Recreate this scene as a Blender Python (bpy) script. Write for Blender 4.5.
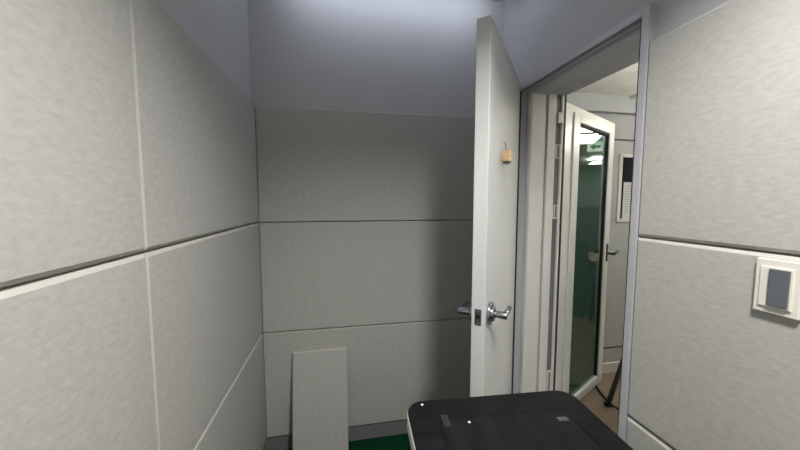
import bpy, bmesh, math, random
from mathutils import Vector, Matrix
random.seed(4)
S = bpy.context.scene
for o in list(bpy.data.objects):
    bpy.data.objects.remove(o)
COL = S.collection
R = math.radians
EYE = 1.41                                  # eye height above the booth floor

# ------------------------------------------------------------------ camera, world, light, exposure
cam = bpy.data.objects.new('camera', bpy.data.cameras.new('camera'))
COL.objects.link(cam)
cam.location = (0, 0, EYE)
cam.rotation_euler = (R(90 - 4.452), R(0), R(-10.627))
cam.data.sensor_width = 36
cam.data.lens = 312.73 / 800 * 36
cam.data.clip_start = 0.02
S.camera = cam

world = bpy.data.worlds.new('world'); S.world = world; world.use_nodes = True
world.node_tree.nodes['Background'].inputs[0].default_value = (.55, .58, .62, 1)
world.node_tree.nodes['Background'].inputs[1].default_value = .05

S.view_settings.view_transform = 'Standard'
S.view_settings.look = 'None'
S.view_settings.gamma = 1
S.view_settings.use_curve_mapping = False
S.view_settings.exposure = 0.0

DOWN_POS = (.40, .04, 2.31); DOWN_W = 32; DOWN_COL = (1, .985, .96)      # downlight above the camera
TUBE_POS = (.30, 1.60, 2.515); TUBE_LEN = 1.1; TUBE_E = 9.0                # unseen tube added for a cool glow on the upper walls
OFFICE_E = 20.0                                                           # emission of the office ceiling panels


def lamp(name, kind, loc, energy, col, **kw):
    d = bpy.data.lights.new(name, kind); d.energy = energy; d.color = col
    for k, v in kw.items():
        setattr(d, k, v)
    o = bpy.data.objects.new(name, d); o.location = loc; COL.objects.link(o)
    return o


lamp('downlight_beam', 'AREA', DOWN_POS, DOWN_W, DOWN_COL, shape='DISK', size=.22, spread=R(180))


# ------------------------------------------------------------------ materials
def mat(name, col, rough=.6, metal=0, bump=None, vary=None, spec=.5, emit=None):
    """col base; vary=(scale xyz, amount, detail) mottles the colour; bump=(scale xyz, strength)."""
    m = bpy.data.materials.new(name); m.use_nodes = True
    nt = m.node_tree; N = nt.nodes; L = nt.links
    b = N['Principled BSDF']
    b.inputs['Base Color'].default_value = (*col, 1)
    b.inputs['Roughness'].default_value = rough
    b.inputs['Metallic'].default_value = metal
    b.inputs['Specular IOR Level'].default_value = spec
    if emit:
        b.inputs['Emission Color'].default_value = (*emit[0], 1)
        b.inputs['Emission Strength'].default_value = emit[1]
    tc = N.new('ShaderNodeTexCoord')

    def noise(scale, detail):
        mp = N.new('ShaderNodeMapping'); mp.inputs['Scale'].default_value = scale
        L.new(tc.outputs['Object'], mp.inputs['Vector'])
        n = N.new('ShaderNodeTexNoise'); n.inputs['Scale'].default_value = 1; n.inputs['Detail'].default_value = detail
        n.inputs['Roughness'].default_value = .6
        L.new(mp.outputs['Vector'], n.inputs['Vector'])
        return n.outputs['Fac']
    if vary is None:
        vary = ((9, 9, 9), .05, 3)
    sc, amt, det = vary
    f = noise(sc, det)
    mr = N.new('ShaderNodeMapRange')
    mr.inputs['From Min'].default_value = .25; mr.inputs['From Max'].default_value = .75
    mr.inputs['To Min'].default_value = 1 - amt; mr.inputs['To Max'].default_value = 1 + amt
    L.new(f, mr.inputs['Value'])
    mx = N.new('ShaderNodeVectorMath'); mx.operation = 'SCALE'
    mx.inputs[0].default_value = col
    L.new(mr.outputs['Result'], mx.inputs['Scale'])
    L.new(mx.outputs['Vector'], b.inputs['Base Color'])
    if bump:
        f2 = noise(bump[0], 4)
        bp = N.new('ShaderNodeBump'); bp.inputs['Strength'].default_value = bump[1]; bp.inputs['Distance'].default_value = .003
        L.new(f2, bp.inputs['Height']); L.new(bp.outputs['Normal'], b.inputs['Normal'])
    return m


FELT = mat('felt_grey', (.47, .463, .434), 1, spec=.1, vary=((46, 46, 85), .11, 6), bump=((50, 50, 130), .16))
FELT_EDGE = mat('felt_cut_edge', (.52, .512, .465), 1, spec=.1)
PAINT = mat('wall_paint', (.50, .50, .51), .7, vary=((3, 3, 3), .02, 2))
CEILP = mat('ceiling_paint', (.55, .55, .56), .8)
GREYBASE = mat('grey_skirting', (.20, .20, .205), .55)
GREEN = mat('green_carpet', (.003, .042, .017), 1, spec=.1, vary=((180, 180, 180), .5, 3), bump=((400, 400, 400), .8))
DOORW = mat('white_door_paint', (.66, .67, .665), .35, vary=((4, 4, 2), .015, 2))
FRAMEP = mat('grey_frame_paint', (.46, .46, .49), .45, vary=((5, 5, 2), .02, 2))
ALU = mat('white_aluminium', (.66, .66, .64), .3, vary=((5, 5, 2), .02, 2))
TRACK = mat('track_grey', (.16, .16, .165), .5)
GAPSEAL = mat('gap_shade_and_seal', (.012, .012, .014), .7)  # black of the shaded gap strips and the glazing seal
CHROME = mat('satin_chrome', (.40, .42, .45), .24, 1)
DARKCHROME = mat('dark_latch_metal', (.22, .21, .20), .35, 1)
BLACK = mat('black_plastic', (.012, .012, .013), .4)
HOLE = mat('latch_hole', (.01, .008, .008), .9)
BRASS = mat('tan_wood', (.66, .47, .25), .55, vary=((40, 40, 220), .18, 3))
BRASSD = mat('dark_hook_metal', (.05, .045, .04), .45)
SWITCHP = mat('cream_switch_plastic', (.78, .76, .68), .3)
ROCKER = mat('blue_grey_rocker', (.125, .135, .15), .35)
MATB = mat('black_cloth', (.0075, .0075, .0085), .85, spec=.22, vary=((14, 40, 14), .55, 6), bump=((30, 90, 30), .25))
MATB2 = mat('black_cloth_centre', (.010, .010, .0105), .85, spec=.2, vary=((20, 8, 20), .55, 6), bump=((40, 20, 40), .25))
TABW = mat('white_laminate', (.82, .80, .73), .4)
TAPE = mat('grey_tape', (.09, .09, .09), .6, vary=((90, 90, 90), .5, 4))
PATCH = mat('dull_black_tape', (.03, .03, .032), .5)
SCREW = mat('bright_screw', (.85, .85, .85), .4)
WALLOUT = mat('office_wall_paint', (.40, .41, .415), .6, vary=((3, 3, 3), .03, 2))
WALLOUT2 = mat('office_ceiling_paint', (.84, .83, .76), .8)
SKIRTW = mat('white_skirting', (.62, .62, .58), .5)
LINE = mat('dark_trim', (.06, .06, .06), .6)
BROWN = mat('brown_floor', (.185, .135, .09), .5, vary=((3, 14, 3), .18, 5))
BOARDB = mat('navy_board', (.008, .009, .015), .9, spec=.15)
PAPER = mat('white_paper', (.62, .63, .66), .8)
INK = mat('grey_ink', (.40, .40, .42), .8)
LEGM = mat('stand_grey_metal', (.075, .075, .075), .45)
CABLE = mat('cable_black', (.012, .012, .012), .6)
DESKB = mat('brown_desk', (.30, .15, .07), .4, vary=((3, 20, 3), .2, 4))
GREENP = mat('green_partition', (.05, .17, .11), .9)
TEAL = mat('grey_green_cabinet', (.14, .22, .19), .6)
SIGNW = mat('sign_white', (.8, .82, .76), .5, emit=((.9, .92, .8), 1.2))
SIGNG = mat('sign_green', (.01, .16, .08), .5)
LITFILL = mat('fill_uplight', (.9, .9, .88), .5, emit=((1, .97, .90), 38.0))  # glow of the added uplighter, hidden behind the jamb
LITW = mat('light_diffuser', (.9, .9, .88), .5, emit=((1, .98, .92), OFFICE_E))
TUBEM = mat('fill_glow_tube', (.9, .9, .9), .5, emit=((.78, .845, 1), TUBE_E))
LIT1 = mat('lamp_diffuser', (.9, .9, .88), .5, emit=((.95, .97, 1), 2.0))


def glass_mat():
    m = bpy.data.materials.new('green_glass'); m.use_nodes = True
    nt = m.node_tree; N = nt.nodes; L = nt.links
    N.remove(N['Principled BSDF'])
    tr = N.new('ShaderNodeBsdfTransparent'); tr.inputs[0].default_value = (.12, .36, .27, 1)
    gl = N.new('ShaderNodeBsdfGlossy'); gl.inputs['Roughness'].default_value = .012; gl.inputs[0].default_value = (.82, 1, .92, 1)
    fr = N.new('ShaderNodeFresnel'); fr.inputs['IOR'].default_value = 1.9
    mx = N.new('ShaderNodeMixShader')
    L.new(fr.outputs[0], mx.inputs[0]); L.new(tr.outputs[0], mx.inputs[1]); L.new(gl.outputs[0], mx.inputs[2])
    df = N.new('ShaderNodeBsdfDiffuse'); df.inputs[0].default_value = (.10, .17, .14, 1)      # even grey-green share added to brighten the dark pane
    m2 = N.new('ShaderNodeMixShader'); m2.inputs[0].default_value = .22
    L.new(mx.outputs[0], m2.inputs[1]); L.new(df.outputs[0], m2.inputs[2]); mx = m2
    L.new(mx.outputs[0], N['Material Output'].inputs['Surface'])
    return m


GLASS = glass_mat()


# ------------------------------------------------------------------ mesh helpers
class MB:
    def __init__(self):
        self.bm = bmesh.new(); self.mats = []

    def mi(self, m):
        if m not in self.mats:
            self.mats.append(m)
        return self.mats.index(m)

    def _join(self, t, m, M=None, smooth=False):
        if M is not None:
            bmesh.ops.transform(t, matrix=M, verts=t.verts)
        i = self.mi(m)
        vm = {v: self.bm.verts.new(v.co) for v in t.verts}
        for f in t.faces:
            nf = self.bm.faces.new([vm[v] for v in f.verts]); nf.material_index = i; nf.smooth = smooth or f.smooth
        t.free()

    def box(self, x0, x1, y0, y1, z0, z1, m, bev=0, seg=2, M=None):
        t = bmesh.new(); bmesh.ops.create_cube(t, size=1)
        for v in t.verts:
            v.co = ((x0 + x1) / 2 + v.co.x * (x1 - x0), (y0 + y1) / 2 + v.co.y * (y1 - y0), (z0 + z1) / 2 + v.co.z * (z1 - z0))
        if bev:
            bmesh.ops.bevel(t, geom=t.edges[:], offset=bev, segments=seg, profile=.5, affect='EDGES')
        self._join(t, m, M); return self

    def cyl(self, p0, p1, r0, m, r1=None, seg=24, bev=0, M=None):
        p0 = Vector(p0); p1 = Vector(p1); d = p1 - p0
        t = bmesh.new()
        bmesh.ops.create_cone(t, cap_ends=True, segments=seg, radius1=r0, radius2=r0 if r1 is None else r1, depth=d.length)
        if bev:
            es = [e for e in t.edges if len(e.link_faces) == 2 and any(len(f.verts) > 4 for f in e.link_faces)]
            bmesh.ops.bevel(t, geom=es, offset=bev, segments=2, profile=.5, affect='EDGES')
        for f in t.faces:
            f.smooth = len(f.verts) == 4
        Q = Matrix.Translation((p0 + p1) / 2) @ d.to_track_quat('Z', 'Y').to_matrix().to_4x4()
        bmesh.ops.transform(t, matrix=Q, verts=t.verts)
        self._join(t, m, M); return self

    def tube(self, pts, r, m, seg=12):
        pts = [Vector(p) for p in pts]
        t = bmesh.new(); rings = []
        for i, p in enumerate(pts):
            d = (pts[min(i + 1, len(pts) - 1)] - pts[max(i - 1, 0)]).normalized()
            q = d.to_track_quat('Z', 'Y')
            rings.append([t.verts.new(p + q @ Vector((r * math.cos(a), r * math.sin(a), 0))) for a in [2 * math.pi * k / seg for k in range(seg)]])
        for a, b in zip(rings, rings[1:]):
            for k in range(seg):
                t.faces.new((a[k], a[(k + 1) % seg], b[(k + 1) % seg], b[k])).smooth = True
        t.faces.new(rings[0][::-1]); t.faces.new(rings[-1])
        self._join(t, m); return self

    def prism(self, outline, z0, z1, m, bev=0):
        t = bmesh.new()
        f = t.faces.new([t.verts.new((x, y, z0)) for x, y in outline])
        r = bmesh.ops.extrude_face_region(t, geom=[f])
        for v in r['geom']:
            if isinstance(v, bmesh.types.BMVert):
                v.co.z = z1
        bmesh.ops.recalc_face_normals(t, faces=t.faces)
        if bev:
            es = [e for e in t.edges if abs(e.verts[0].co.z - e.verts[1].co.z) < 1e-6 and abs(e.verts[0].co.z - z1) < 1e-6]
            bmesh.ops.bevel(t, geom=es, offset=bev, segments=2, profile=.5, affect='EDGES')
        self._join(t, m); return self

    def build(self, name, parent=None, loc=(0, 0, 0), rot=(0, 0, 0)):
        bmesh.ops.recalc_face_normals(self.bm, faces=self.bm.faces)
        me = bpy.data.meshes.new(name); self.bm.to_mesh(me); self.bm.free()
        for m in self.mats:
            me.materials.append(m)
        o = bpy.data.objects.new(name, me); COL.objects.link(o)
        o.location = loc; o.rotation_euler = rot
        if parent:
            o.parent = parent
        return o


def tag(o, label=None, cat=None, group=None, kind=None):
    for k, v in (('label', label), ('category', cat), ('group', group), ('kind', kind)):
        if v:
            o[k] = v
    return o


def empty(name, loc, rz=0):
    o = bpy.data.objects.new(name, None); o.empty_display_size = .05
    o.location = loc; o.rotation_euler = (0, 0, rz); COL.objects.link(o)
    return o


def Z(v):                                    # heights measured from the eye
    return v + EYE


# ------------------------------------------------------------------ the booth shell
XL, XR, YB = -.4266, .9271, 1.7470           # front faces of the wall panels
T = .022                                     # panel thickness
YF = -.75                                    # wall behind the viewer
HC = 2.56                                    # ceiling
WX = 1.16                                    # outer face of the right wall
OX0, OX1, OT = .836, 1.566, .596             # door frame outline (along the wall; top from the eye)
tag(MB().box(XL - .14, WX, YF - .12, YB + .14, -.1, 0, GREEN).build('floor'), 'dark green carpet floor of the small booth', 'floor', kind='structure')
tag(MB().box(XL - .14, WX, YF - .12, YB + .14, HC, HC + .1, CEILP).build('ceiling'), 'white painted ceiling of the booth', 'ceiling', kind='structure')
tag(MB().box(XL - T - .1, XL - T, YF - .1, YB + T + .1, 0, HC, PAINT).build('wall_left'), 'plain painted left wall behind the felt panels', 'wall', kind='structure')
tag(MB().box(XL - T, WX, YB + T, YB + T + .1, 0, HC, PAINT).build('wall_back'), 'plain painted back wall behind the felt panels', 'wall', kind='structure')
tag(MB().box(XL - T, WX, YF - .1, YF, 0, HC, FELT).build('wall_front'), 'plain painted wall behind the viewer', 'wall', kind='structure')
b = MB()
b.box(XR + T, WX, YF, OX0, 0, HC, PAINT)
b.box(XR + T, WX, OX1, YB + T, 0, HC, PAINT)
b.box(XR + T, WX, OX0, OX1, Z(OT), HC, PAINT)
tag(b.build('wall_right'), 'plain painted right wall around the open doorway', 'wall', kind='structure')
BH = .088
tag(MB().box(XL - T, XR + T - .012, YB + T - .012, YB + T, 0, BH, GREYBASE, .002).build('baseboard_back'), 'grey skirting along the back wall below the panels', 'baseboard', kind='structure')
tag(MB().box(XL - T, XL - T + .012, YF, YB + T - .012, 0, BH, GREYBASE, .002).build('baseboard_left'), 'grey skirting along the left wall below the panels', 'baseboard', kind='structure')
tag(MB().box(XR + T - .012, XR + T, YF, OX0 - .002, 0, BH, GREYBASE, .002).build('baseboard_right'), 'grey skirting along the right wall before the door', 'baseboard', kind='structure')


def panel_mesh(w, h, t=T, c=.008, cv=None):
    """A felt board, local x 0..w, z 0..h, front towards -y, back at y=0, chamfered front edges."""
    cv = cv or c
    bm = bmesh.new()
    def ring(y, i, k):
        return [bm.verts.new(p) for p in ((i, y, k), (w - i, y, k), (w - i, y, h - k), (i, y, h - k))]
    a = ring(0, 0, 0); b_ = ring(-t + c * .8, 0, 0); f = ring(-t, cv, c)
    fs = [bm.faces.new(a)]
    fs += [bm.faces.new((p[i], p[(i + 1) % 4], q[(i + 1) % 4], q[i])) for p, q in ((a, b_), (b_, f)) for i in range(4)]
    top = bm.faces.new(f)
    for x in fs:
        x.material_index = 1
    top.material_index = 0; fs[0].material_index = 0
    bmesh.ops.recalc_face_normals(bm, faces=bm.faces)
    me = bpy.data.meshes.new('acoustic_panel'); bm.to_mesh(me); bm.free()
    me.materials.append(FELT); me.materials.append(FELT_EDGE)
    return me


def panel(w, h, loc, rz, label, cv=None, c=.008, group='felt acoustic panels lining the booth'):
    o = bpy.data.objects.new('acoustic_panel', panel_mesh(w, h, c=c, cv=cv)); COL.objects.link(o)
    o.location = loc; o.rotation_euler = (0, 0, rz)
    return tag(o, label, 'wall panel', group)


G1 = Z(-.1143)
rows = [(G1 + .003, G1 + .5975), (G1 - .597, G1 - .003), (G1 - 1.197, G1 - .603)]
SEAM = .778
BX = .945                                    # back wall panels run on behind the open door
rn = ('top', 'middle', 'bottom')
for k, (z0, z1) in enumerate(rows):
    # back wall: front faces -y
    panel(BX - XL, z1 - z0, (XL + .0015, YB + T - .0012, z0), 0,
          ('wide felt panel on back wall, uppermost, below the plain painted strip',
           'wide felt panel on back wall between the two horizontal joints',
           'wide felt panel on back wall just above the grey skirting')[k], c=.003)
    # left wall: front faces +x : rotate so local -y -> +x  (rz = +90), local x -> +y
    panel(YB - SEAM - .0005, z1 - z0, (XL - T + .0012, SEAM + .0005, z0), R(90),
          ('felt panel on left wall in the back corner, topmost of its column',
           'felt panel on left wall in the back corner, middle of its column',
           'felt panel on left wall in the back corner, lowest of its column')[k], cv=.005, c=(.008, .008, .004)[k])
    if k < 2:
        panel(SEAM - (-.45) - .0005, z1 - z0, (XL - T + .0012, -.45, z0), R(90),
              ('brightly lit felt panel at upper left, nearer the viewer than the cream seam',
               'felt panel at lower left, nearer the viewer than the cream seam')[k], cv=.005, c=(.008, .008, .004)[k])
    # right wall: front faces -x : rz = -90, local x -> -y
    panel(OX0 - .002 + .45, z1 - z0, (XR + T - .0012, OX0 - .002, z0), R(-90),
          ('brightly lit felt panel on right wall above the switch and its joint',
           'felt panel on right wall carrying the light switch',
           'felt panel on right wall below the switch panel, only its corner in view')[k], cv=.004)

# loose board leaning on the back wall
tl = math.asin(.105 / .592)
o = panel(.292, .592, (-.272, YB - .105 - .004, .0005), 0, 'loose narrow felt board leaning against the back wall', c=.005, group='x')
del o['group']
o.rotation_euler = (-tl, 0, 0)

# ------------------------------------------------------------------ door frame
FX = XR - .002
b = MB()
OP0, OP1, OPT = .862, 1.54, .57
for y0, y1 in ((OX0, OP0), (OP1, OX1)):
    b.box(FX, WX + .02, y0, y1, 0, Z(OT), FRAMEP, .002)
b.box(FX, WX + .02, OP0, OP1, Z(OPT), Z(OT), FRAMEP, .002)
b.box(FX, WX + .02, OP0, OP1, 0, .02, FRAMEP, .002)
# stops
b.box(.972, 1.062, OP1 - .038, OP1, .02, Z(OPT), ALU, .010, 3)
b.box(.972, 1.062, OP0, OP0 + .022, .02, Z(OPT), ALU, .006, 3)
b.box(.972, 1.062, OP0 + .022, OP1 - .038, Z(OPT) - .022, Z(OPT), FRAMEP, .006, 3)
frame = tag(b.build('trim_1'), 'grey painted steel frame around the doorway in the right wall', 'door frame', kind='structure')
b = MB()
b.box(FX + .001, FX + .010, OP1 - .004, OP1 + .0005, .02, Z(OPT), GAPSEAL)  # dark strips put where the rebate gaps lie in shade
b.box(FX + .004, FX + .030, OP0 - .0005, OP0 + .006, .02, Z(OPT), GAPSEAL)
b.box(FX + .004, FX + .016, OP0, OP1, Z(OPT) - .005, Z(OPT) + .0005, TRACK)  # shadow line under the header, as a grey strip
tag(b.build('gap_shade_and_seal', frame), 'dark strips for the shaded gaps of the door frame')
b = MB().box(1.1575, 1.170, OP1 - .044, OP1 + .02, .02, Z(OPT) - .012, GAPSEAL)  # black strip put in for the dark gap by the glass door
tag(b.build('gap_shade_and_seal', frame), 'black strip for the shaded gap beside the glass door')
# white aluminium outer frame of the glass door
b = MB()
b.box(1.066, 1.112, OP1 - .046, OP1, .02, Z(OPT), ALU, .003)
b.box(1.145, 1.157, OP1 - .046, OP1, .02, Z(OPT), ALU, .003)

b.box(1.066, 1.172, OP0, OP0 + .020, .02, Z(OPT), ALU, .003)
b.box(1.066, 1.172, OP0 + .02, OP1 - .046, Z(OPT) - .020, Z(OPT), FRAMEP, .003)
tag(b.build('outer_frame', frame), 'white aluminium frame of the glass door')
tag(MB().box(1.112, 1.150, OP1 - .034, OP1 - .001, .02, Z(OPT) - .02, TRACK).build('locking_track', frame), 'dark grey channel')
for zc, h in ((.26, .075), (-.06, .075), (-1.02, .14)):
    b = MB()
    for dx in (0, .022):
        b.box(1.118 + dx, 1.125 + dx, OP1 - .046, OP1 - .034, Z(zc) - h / 2, Z(zc) + h / 2, ALU, .0015)
    for dz in (-h / 2, h / 2 - .007):
        b.box(1.125, 1.140, OP1 - .046, OP1 - .034, Z(zc) + dz, Z(zc) + dz + .007, ALU, .0015)
    tag(b.build('keeper', frame), 'white metal keeper')
b = MB().box(1.119, 1.146, OP1 - .052, OP1 - .034, Z(.405), Z(.46), ALU, .003)
tag(b.build('hinge_block', frame), 'bright white hinge block')

# ------------------------------------------------------------------ inner door, open into the booth
H = Vector((.922, 1.530, 0))
dd = Vector((.491, .9985, 0)) - H; ang = math.atan2(dd.y, dd.x)
d1 = tag(empty('door_1', H, ang), 'white inner door standing open into the booth', 'door', kind='structure')
DW, DT, DZ0, DZ1 = .682, .049, .012, Z(.608)
leaf = MB().box(-.003, DW, -DT, 0, DZ0, DZ1, DOORW, .0025).build('door_leaf', d1)
b = MB()
hx, hz = DW - .058, .997
# escutcheon rosettes both sides
b = MB().cyl((hx, .0, hz), (hx, .012, hz), .043, CHROME, seg=40, bev=.003).cyl((hx, .011, hz), (hx, .022, hz), .030, CHROME, r1=.026, seg=36, bev=.002)
b.build('rose', d1)['label'] = 'round chrome rose'
def lever(sy):
    y0 = 0 if sy > 0 else -DT
    L_ = MB()
    hq = hz if sy > 0 else hz - .007
    L_.cyl((hx, y0 + sy * .012, hq), (hx, y0 + sy * .066, hq), .0135, CHROME, seg=24, bev=.002)
    L_.tube([(hx, y0 + sy * .057, hq), (hx - .04, y0 + sy * .057, hq), (hx - .07, y0 + sy * .057, hq), (hx - .095, y0 + sy * .057, hq)], .0095, CHROME, 20)
    o = L_.build('lever_handle', d1); o['label'] = 'chrome lever'
lever(1); lever(-1)
b = MB().cyl((hx, -DT, hz), (hx, -DT - .012, hz), .043, CHROME, seg=40, bev=.003)
b.build('rose', d1)['label'] = 'round chrome rose'
b = MB().box(DW - .001, DW + .0025, -DT / 2 - .0115, -DT / 2 + .0115, hz - .030, hz + .028, DARKCHROME, .001)
pl = b.build('latch_plate', d1); pl['label'] = 'dark metal latch plate'
MB().cyl((DW + .002, -DT / 2, hz + .001), (DW + .0032, -DT / 2, hz + .001), .0085, HOLE, seg=20).build('latch_hole', pl)
b = MB()
for dz in (-.022, .020):
    b.cyl((DW + .002, -DT / 2, hz + dz), (DW + .0034, -DT / 2, hz + dz), .0035, CHROME, seg=12)
b.build('screw', pl)
for zz in (.25, 1.0, 1.75):
    MB().cyl((.004, -DT - .004, zz - .05), (.004, -DT - .004, zz + .05), .0055, ALU, seg=14, bev=.001).build('hinge', d1)

# little wooden block hanging on the door face from a pin
wb = empty('hanging_block', d1.matrix_basis @ Vector((.450, .001, Z(.178))), ang + R(-22))
tag(wb, 'small tan wooden block hanging on the white inner door', 'block')
MB().box(-.014, .014, .010, .038, -.022, .020, BRASS, .002).build('block_body', wb)
b = MB().tube([(0, .018, .020), (0, .016, .045), (0, .008, .060)], .0018, BRASSD, 8)
b.build('wire_loop', wb)
MB().cyl((0, -.001, .061), (0, .012, .061), .0035, SCREW, seg=14, bev=.001).build('pin', wb)
b = MB().box(-.013, .012, .012, .034, -.031, -.022, BRASSD, .002)
b.tube([(-.005, .020, -.028), (-.022, .014, -.030), (-.034, .010, -.027)], .0035, BRASSD, 10)
b.build('hook', wb)['label'] = 'dark metal hook'

# ------------------------------------------------------------------ light switch
sw = tag(empty('light_switch', (XR - .001, .498, Z(-.186)), R(-90)), 'cream light switch with a blue-grey rocker on the right wall', 'switch')
MB().box(-.037, .037, -.011, 0, -.0595, .0595, SWITCHP, .0025, 3).build('switch_plate', sw)
MB().box(-.027, .026, -.0145, -.011, -.045, .043, SWITCHP, .0012).build('inner_frame', sw)
t = bmesh.new()
b = MB().box(-.0105, .0225, -.019, -.0145, -.040, .040, ROCKER, .0016)
b.build('rocker', sw)['label'] = 'blue-grey rocker'

# ------------------------------------------------------------------ table with the black padded top
tb = tag(empty('small_table', (.196, .946, 0), R(-3.5)), 'small white-edged table with scuffed black cloth top before the door', 'table')
TW, TD, TZ = .566, .62, Z(-.65)
def rrect(x0, x1, y0, y1, r, n=8):
    out = []
    for cx, cy, a0 in ((x1 - r, y1 - r, 0), (x0 + r, y1 - r, 90), (x0 + r, y0 + r, 180), (x1 - r, y0 + r, 270)):
        out += [(cx + r * math.cos(R(a0 + 90 * k / n)), cy + r * math.sin(R(a0 + 90 * k / n))) for k in range(n + 1)]
    return out
MB().prism(rrect(-.003, TW + .003, -TD - .003, .003, .058), TZ - .052, TZ - .007, TABW, .003).build('table_top', tb)
mt = MB().prism(rrect(0, TW, -TD, 0, .055), TZ - .0075, TZ, MATB, .003).build('cloth_cover', tb); mt['label'] = 'black cloth cover'
MB().prism(rrect(.085, TW - .082, -TD + .09, -.098, .02), TZ - .0005, TZ + .0012, MATB2, .001).build('inner_pad', mt)
b = MB()
pp = rrect(.083, TW - .080, -TD + .088, -.096, .022)
b.tube([(x, y, TZ + .0005) for x, y in pp + pp[:1]], .0016, MATB, 8)
b.build('seam', mt)
for sx, sy in ((.05, -.022), (.172, -.117), (.505, -.03)):
    if sx < .4:
        MB().cyl((sx, sy, TZ - .001), (sx, sy, TZ + .0025), .0042, SCREW, seg=14, bev=.001).build('screw', tb)['label'] = 'bright screw head'
MB().box(.438, .470, -.146, -.130, TZ + .0005, TZ + .0018, TAPE, .0005).build('tape_patch', mt)['label'] = 'grey tape scrap'
MB().box(.095, .116, -.128, -.078, TZ, TZ + .0024, PATCH, .0008, M=None).build('tape_patch', mt)['label'] = 'dull black strip'
for lx in (.06, TW - .06):
    for ly in (-.06, -TD + .06):
        MB().cyl((lx, ly, 0), (lx, ly, TZ - .052), .016, TABW, r1=.019, seg=20).build('leg', tb)

# ------------------------------------------------------------------ booth downlight and the added glow tube (above the picture)
cl = tag(empty('ceiling_lamp', (DOWN_POS[0], DOWN_POS[1], HC)), 'round white downlight on the booth ceiling above the viewer', 'lamp')
ring = bmesh.new()
def tubering(name, r, r2, z0, z1, m, parent):
    bm = bmesh.new(); n = 40; rr = []
    for rad, z in ((r, z1), (r, z0), (r2, z0), (r2, z1)):
        rr.append([bm.verts.new((rad * math.cos(2 * math.pi * k / n), rad * math.sin(2 * math.pi * k / n), z)) for k in range(n)])
    for i in range(4):
        a, c = rr[i], rr[(i + 1) % 4]
        for k in range(n):
            bm.faces.new((a[k], a[(k + 1) % n], c[(k + 1) % n], c[k])).smooth = i % 2 == 0
    bmesh.ops.recalc_face_normals(bm, faces=bm.faces)
    me = bpy.data.meshes.new(name); bm.to_mesh(me); bm.free(); me.materials.append(m)
    o = bpy.data.objects.new(name, me); COL.objects.link(o); o.parent = parent
    return o
tubering('housing', .205, .197, DOWN_POS[2] - HC - .095, 0, TRACK, cl)
MB().cyl((0, 0, DOWN_POS[2] - HC + .01), (0, 0, DOWN_POS[2] - HC + .02), .19, LIT1, seg=36).build('diffuser', cl)
cl2 = tag(empty('fill_tube', (TUBE_POS[0], TUBE_POS[1], HC)), 'added unseen tube casting a cool glow on the upper walls', 'lamp')
tz = TUBE_POS[2] - HC
MB().cyl((-TUBE_LEN / 2, 0, tz), (TUBE_LEN / 2, 0, tz), .016, TUBEM, seg=24).build('tube', cl2)
MB().box(-TUBE_LEN / 2 - .02, TUBE_LEN / 2 + .02, -.02, .02, -.014, 0, DOORW, .002).build('fill_tube_base', cl2)
for e_ in (-1, 1):
    MB().box(e_ * TUBE_LEN / 2 - .014, e_ * TUBE_LEN / 2 + .014, -.017, .017, tz - .017, -.013, DOORW, .002).build('end_cap', cl2)

# ------------------------------------------------------------------ the office outside
YW = 2.12; XE = 3.02; XF = 7.2; YS = -2.2; YN = 4.4; HO = Z(.79)
tag(MB().box(WX, XF, YS, YN, -.1, 0, BROWN).build('floor_office'), 'brown wooden floor of the room outside', 'floor', kind='structure')
tag(MB().box(WX, XF, YS, YN, HO, HO + .1, WALLOUT2).build('ceiling_office'), 'cream ceiling of the room outside', 'ceiling', kind='structure')
tag(MB().box(WX, XE, YW, YW + .1, 0, HO, WALLOUT).box(XE - .1, XE, YW + .1, YN, 0, HO, WALLOUT).build('wall_corridor'), 'grey wall outside behind the glass door', 'wall', kind='structure')
tag(MB().box(XF, XF + .1, YS, YN, 0, HO, WALLOUT).build('wall_far'), 'far grey wall of the room outside', 'wall', kind='structure')
tag(MB().box(WX, XF, YS - .1, YS, 0, HO, WALLOUT).build('wall_south'), 'side wall of the room outside', 'wall', kind='structure')
tag(MB().box(XE, XF, YN, YN + .1, 0, HO, WALLOUT).build('wall_north'), 'end wall of the room outside', 'wall', kind='structure')
tag(MB().box(WX, XE, YW - .012, YW, 0, .083, SKIRTW, .003).build('baseboard_corridor'), 'white skirting on the grey wall outside', 'baseboard', kind='structure')
tag(MB().box(WX, XE, YW - .004, YW, Z(-1.205), Z(-1.195), LINE).build('trim_2'), 'dark line low on the grey wall outside', 'trim', kind='structure')
tag(MB().box(WX, XE, YW - .004, YW, Z(.466), Z(.477), LINE).build('trim_3'), 'dark line high on the grey wall outside', 'trim', kind='structure')
tag(MB().box(WX, XE, YW - .045, YW, Z(.665), HO, WALLOUT, .003).build('trim_4'), 'boxed cornice under the ceiling outside', 'trim', kind='structure')
tag(MB().box(2.16, 2.24, .4, YW - .046, HO - .03, HO, WALLOUT2, .004).build('trim_5'), 'pale batten across the ceiling outside', 'trim', kind='structure')

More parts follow.
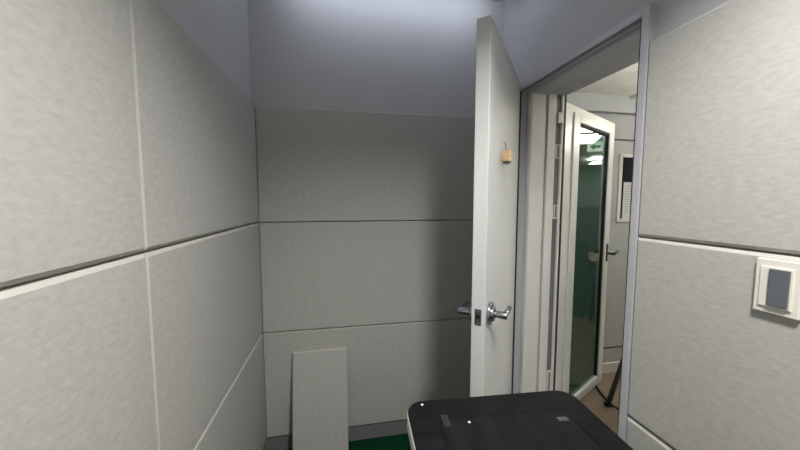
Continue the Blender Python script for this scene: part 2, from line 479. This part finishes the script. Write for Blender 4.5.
# glass door, swung out
Gp = Vector((1.2, 1.58, 0)); gd = Vector((1.95, 1.985, 0)) - Gp; ga = math.atan2(gd.y, gd.x)
d2 = tag(empty('door_2', Gp, ga), 'white framed glass door swung open outside the booth', 'door', kind='structure')
b0, b1 = Z(-1.385), Z(.558); g0, g1 = Z(-1.306), Z(.468)
W0, W1, q0, q1 = .012, .868, .250, .748
b = MB()
b.box(W0, q0, 0, .045, b0, b1, ALU, .004)
b.box(q1, W1, 0, .045, b0, b1, ALU, .004)
b.box(q0 - .005, q1 + .005, .001, .044, g1, b1, ALU, .002)
b.box(q0 - .005, q1 + .005, .001, .044, b0, g0, ALU, .002)
b.build('door_frame', d2)
b = MB()
b.box(q0 - .085, q0, -.010, 0, g0 - .04, g1 + .05, ALU, .004)
b.box(q1, q1 + .04, -.010, 0, g0 - .04, g1 + .05, ALU, .004)
b.box(q0, q1, -.010, 0, g1, g1 + .05, ALU, .004)
b.box(q0, q1, -.010, 0, g0 - .04, g0, ALU, .004)
b.build('glazing_bead', d2)
b = MB()
b.box(q0, q0 + .008, -.004, .02, g0, g1, GAPSEAL); b.box(q1 - .004, q1, -.002, .02, g0, g1, GAPSEAL); b.box(q0, q1, -.004, .02, g1 - .012, g1, GAPSEAL)
b.build('glazing_seal', d2)['label'] = 'dark glazing seal'
MB().box(q0, q1, .008, .014, g0, g1, GLASS).build('glass_pane', d2)['label'] = 'dark green tinted glass'
h2 = MB().box(.795, .822, -.012, 0, Z(-.445), Z(-.315), BLACK, .003).build('door_handle', d2); h2['label'] = 'black lever handle'
MB().cyl((.808, -.012, Z(-.385)), (.808, -.055, Z(-.385)), .009, BLACK, seg=16).tube([(.800, -.052, Z(-.385)), (.84, -.054, Z(-.382)), (.885, -.052, Z(-.378)), (.915, -.045, Z(-.376))], .010, BLACK, 14).build('lever', h2)
MB().box(.005, .075, .005, .04, b1 - .001, b1 + .012, GAPSEAL, .002).build('top_gap_strip', d2)['label'] = 'black bar for the shaded gap above the glass door'  # black bar put in for the dark gap over the leaf

# notice board and its sheet
nb = tag(empty('notice_board', (2.39, YW, Z(.098))), 'dark notice board in a grey frame on the wall outside', 'notice board')
MB().box(-.225, .225, -.012, 0, -.245, .245, BOARDB).build('backing', nb)
b = MB()
for x0, x1, z0, z1 in ((-.252, -.222, -.268, .265), (.222, .252, -.268, .265), (-.222, .222, .238, .265), (-.222, .222, -.268, -.238)):
    b.box(x0, x1, -.0125, 0, z0, z1, ALU, .003)
b.build('board_frame', nb)
pp_ = tag(empty('paper_sheet', (2.286, YW - .0145, -.003 + EYE)), 'white printed sheet pinned to the dark notice board', 'paper')
MB().box(-.105, .105, -.0012, 0, -.147, .147, PAPER).build('sheet', pp_)
b = MB()
for k in range(11):
    z = .115 - k * .02
    b.box(-.085, .085 - (0, .03, .01, .05)[k % 4], -.0018, -.0011, z - .003, z + .003, INK)
b.build('printed_line', pp_)

# tripod stand beyond the jamb
foot = Vector((1.786, 1.751, 0)); hub = Vector((1.92, 1.66, .71))
st = tag(empty('tripod_stand', (hub.x, hub.y, 0)), 'dark grey tripod stand with splayed legs on the brown floor outside', 'stand')
rel = lambda v: (v.x - hub.x, v.y - hub.y, v.z)
L0 = foot - Vector((hub.x, hub.y, 0))
for a in (0, 120, 240):
    v = Matrix.Rotation(R(a), 3, 'Z') @ Vector((L0.x, L0.y, 0))
    n_ = v.normalized()
    b = MB().tube([(v.x, v.y, .018), (v.x * .04, v.y * .04, hub.z)], .016, LEGM, 12)
    lg = b.build('leg', st)
    MB().box(v.x - .022, v.x + .022, v.y - .018, v.y + .018, 0, .026, BLACK, .006).build('rubber_foot', lg)
MB().cyl((0, 0, .30), (0, 0, 1.15), .014, LEGM, seg=18).build('pole', st)
MB().cyl((0, 0, .58), (0, 0, .66), .032, BLACK, seg=20, bev=.004).build('collar', st)
MB().cyl((0, 0, 1.15), (0, 0, 1.166), .032, BLACK, seg=20, bev=.003).build('top_plate', st)

pts = [(1.95, 2.06), (1.885, 1.955), (1.835, 1.84), (1.815, 1.74), (1.83, 1.67), (1.865, 1.615), (1.95, 1.50), (2.3, 1.2)]
sm = []
for i in range(len(pts) - 1):
    p0 = pts[max(i - 1, 0)]; p1 = pts[i]; p2 = pts[i + 1]; p3 = pts[min(i + 2, len(pts) - 1)]
    for k in range(6):
        u = k / 6
        sm.append(tuple(.5 * (2 * p1[j] + (p2[j] - p0[j]) * u + (2 * p0[j] - 5 * p1[j] + 4 * p2[j] - p3[j]) * u * u + (3 * p1[j] - p0[j] - 3 * p2[j] + p3[j]) * u ** 3) for j in (0, 1)) + (.0075,))
tag(MB().tube(sm, .007, CABLE, 10).build('floor_cable'), 'black cable lying across the brown floor outside', 'cable')

# ceiling panels, exit sign, desk and cabinets: what the glass door mirrors, plus an added uplighter
for i, (x0, x1, y0, y1, lab) in enumerate((
        (3.15, 3.80, 1.60, 2.16, 'lit ceiling panel nearer the glass door, upper one in its reflection'),
        (5.8, 6.42, 2.48, 2.78, 'lit ceiling panel far down the room, below the exit sign in the glass'),
        (1.95, 2.50, .50, 1.10, 'added unseen uplighter tray that brightens the ceiling outside'))):
    e = tag(empty('ceiling_light', ((x0 + x1) / 2, (y0 + y1) / 2, HO)), lab, 'light', 'ceiling lights outside')
    w, d = (x1 - x0) / 2, (y1 - y0) / 2; dr = (0, 0, .28)[i]
    MB().box(-w + .001, w - .001, -d + .001, d - .001, -.075 - dr, (-.055, -.055, -.070)[i] - dr, LITFILL if dr else LITW).build('diffuser', e)
    if dr:  # tray of the added uplighter, there to brighten the outside ceiling
        MB().box(-w, w, -d, d, -.085 - dr, -.076 - dr, ALU).build('tray', e)
    b = MB()
    b.box(-w - .012, -w, -d - .012, d + .012, -.080 - dr, -.060 - dr, ALU); b.box(w, w + .012, -d - .012, d + .012, -.080 - dr, -.060 - dr, ALU)
    b.box(-w, w, -d - .012, -d, -.080 - dr, -.060 - dr, ALU); b.box(-w, w, d, d + .012, -.080 - dr, -.060 - dr, ALU)
    for sx in (-1, 1):
        b.cyl((sx * (w + .006), 0, -.06 - dr), (sx * (w + .006), 0, 0), .005, ALU, seg=10)
    b.build('light_frame', e)
ex = tag(empty('exit_sign', (4.03, 2.21, Z(.79))), 'hanging pale exit sign with a green arrow, mirrored in the glass door', 'sign')
MB().box(-.006, .006, -.06, .06, -.03, 0, ALU).box(-.014, .014, -.088, .088, -.150, -.028, SIGNW, .004).build('sign_plate', ex)
b = MB()
M_ = None
bm = bmesh.new()
arrow = [(-y * .72, z * .72 + .012) for y, z in [(.085, -.14), (.01, -.085), (.01, -.118), (-.085, -.118), (-.085, -.162), (.01, -.162), (.01, -.195)]]
for xx in (-.0142,):
    f = [bm.verts.new((xx, y, z)) for y, z in arrow]
    f2 = [bm.verts.new((xx - .002, y, z)) for y, z in arrow]
    bm.faces.new(f); bm.faces.new(f2[::-1])
    for i in range(len(f)):
        bm.faces.new((f[i], f[(i + 1) % 7], f2[(i + 1) % 7], f2[i]))
b._join(bm, SIGNG)
b.build('arrow', ex)['label'] = 'green arrow'
dk = tag(empty('office_desk', (3.35, 2.12, 0)), 'brown topped desk with a green front panel, mirrored low in the glass', 'desk')
MB().box(0, .75, 0, 1.4, Z(-.72), Z(-.69), DESKB, .004).build('desk_top', dk)
MB().box(.02, .045, .02, 1.38, .05, Z(-.72), GREENP, .003).build('front_panel', dk)
for yy in (.02, 1.355):
    MB().box(.045, .72, yy, yy + .025, 0, Z(-.72), GREENP, .003).build('side_panel', dk)
pt = tag(empty('partition_screen', (3.30, 1.48, 0)), 'dark green fabric screen on feet, mirrored low in the glass door', 'screen')
MB().box(-.016, .016, -.60, .60, .06, .96, GREENP, .006).build('fabric_panel', pt)
for yy in (-.45, .45):
    MB().box(-.14, .14, yy - .02, yy + .02, 0, .03, LEGM, .004).box(-.012, .012, yy - .015, yy + .015, .03, .06, LEGM).build('foot', pt)
for k in range(4):
    y0 = 1.2 + k * .8
    e = tag(empty('storage_cabinet', (XF - .42, y0 + .4, 0)), ('grey-green cabinet along the far wall outside, ' + ('first', 'second', 'third', 'last')[k] + ' of the row from the corridor side'), 'cabinet', 'cabinets along the far wall')
    MB().box(0, .4, -.395, .395, .06, Z(-.12), TEAL, .004).box(.03, .39, -.38, .38, 0, .06, LINE).build('body', e)
    for s in (-1, 1):
        d_ = MB().box(-.018, 0, min(s * .005, s * .39), max(s * .005, s * .39), .07, Z(-.13), TEAL, .003).build('door', e)
        MB().box(-.035, -.018, min(s * .03, s * .045), max(s * .03, s * .045), .6, .75, CHROME, .002).build('handle', d_)
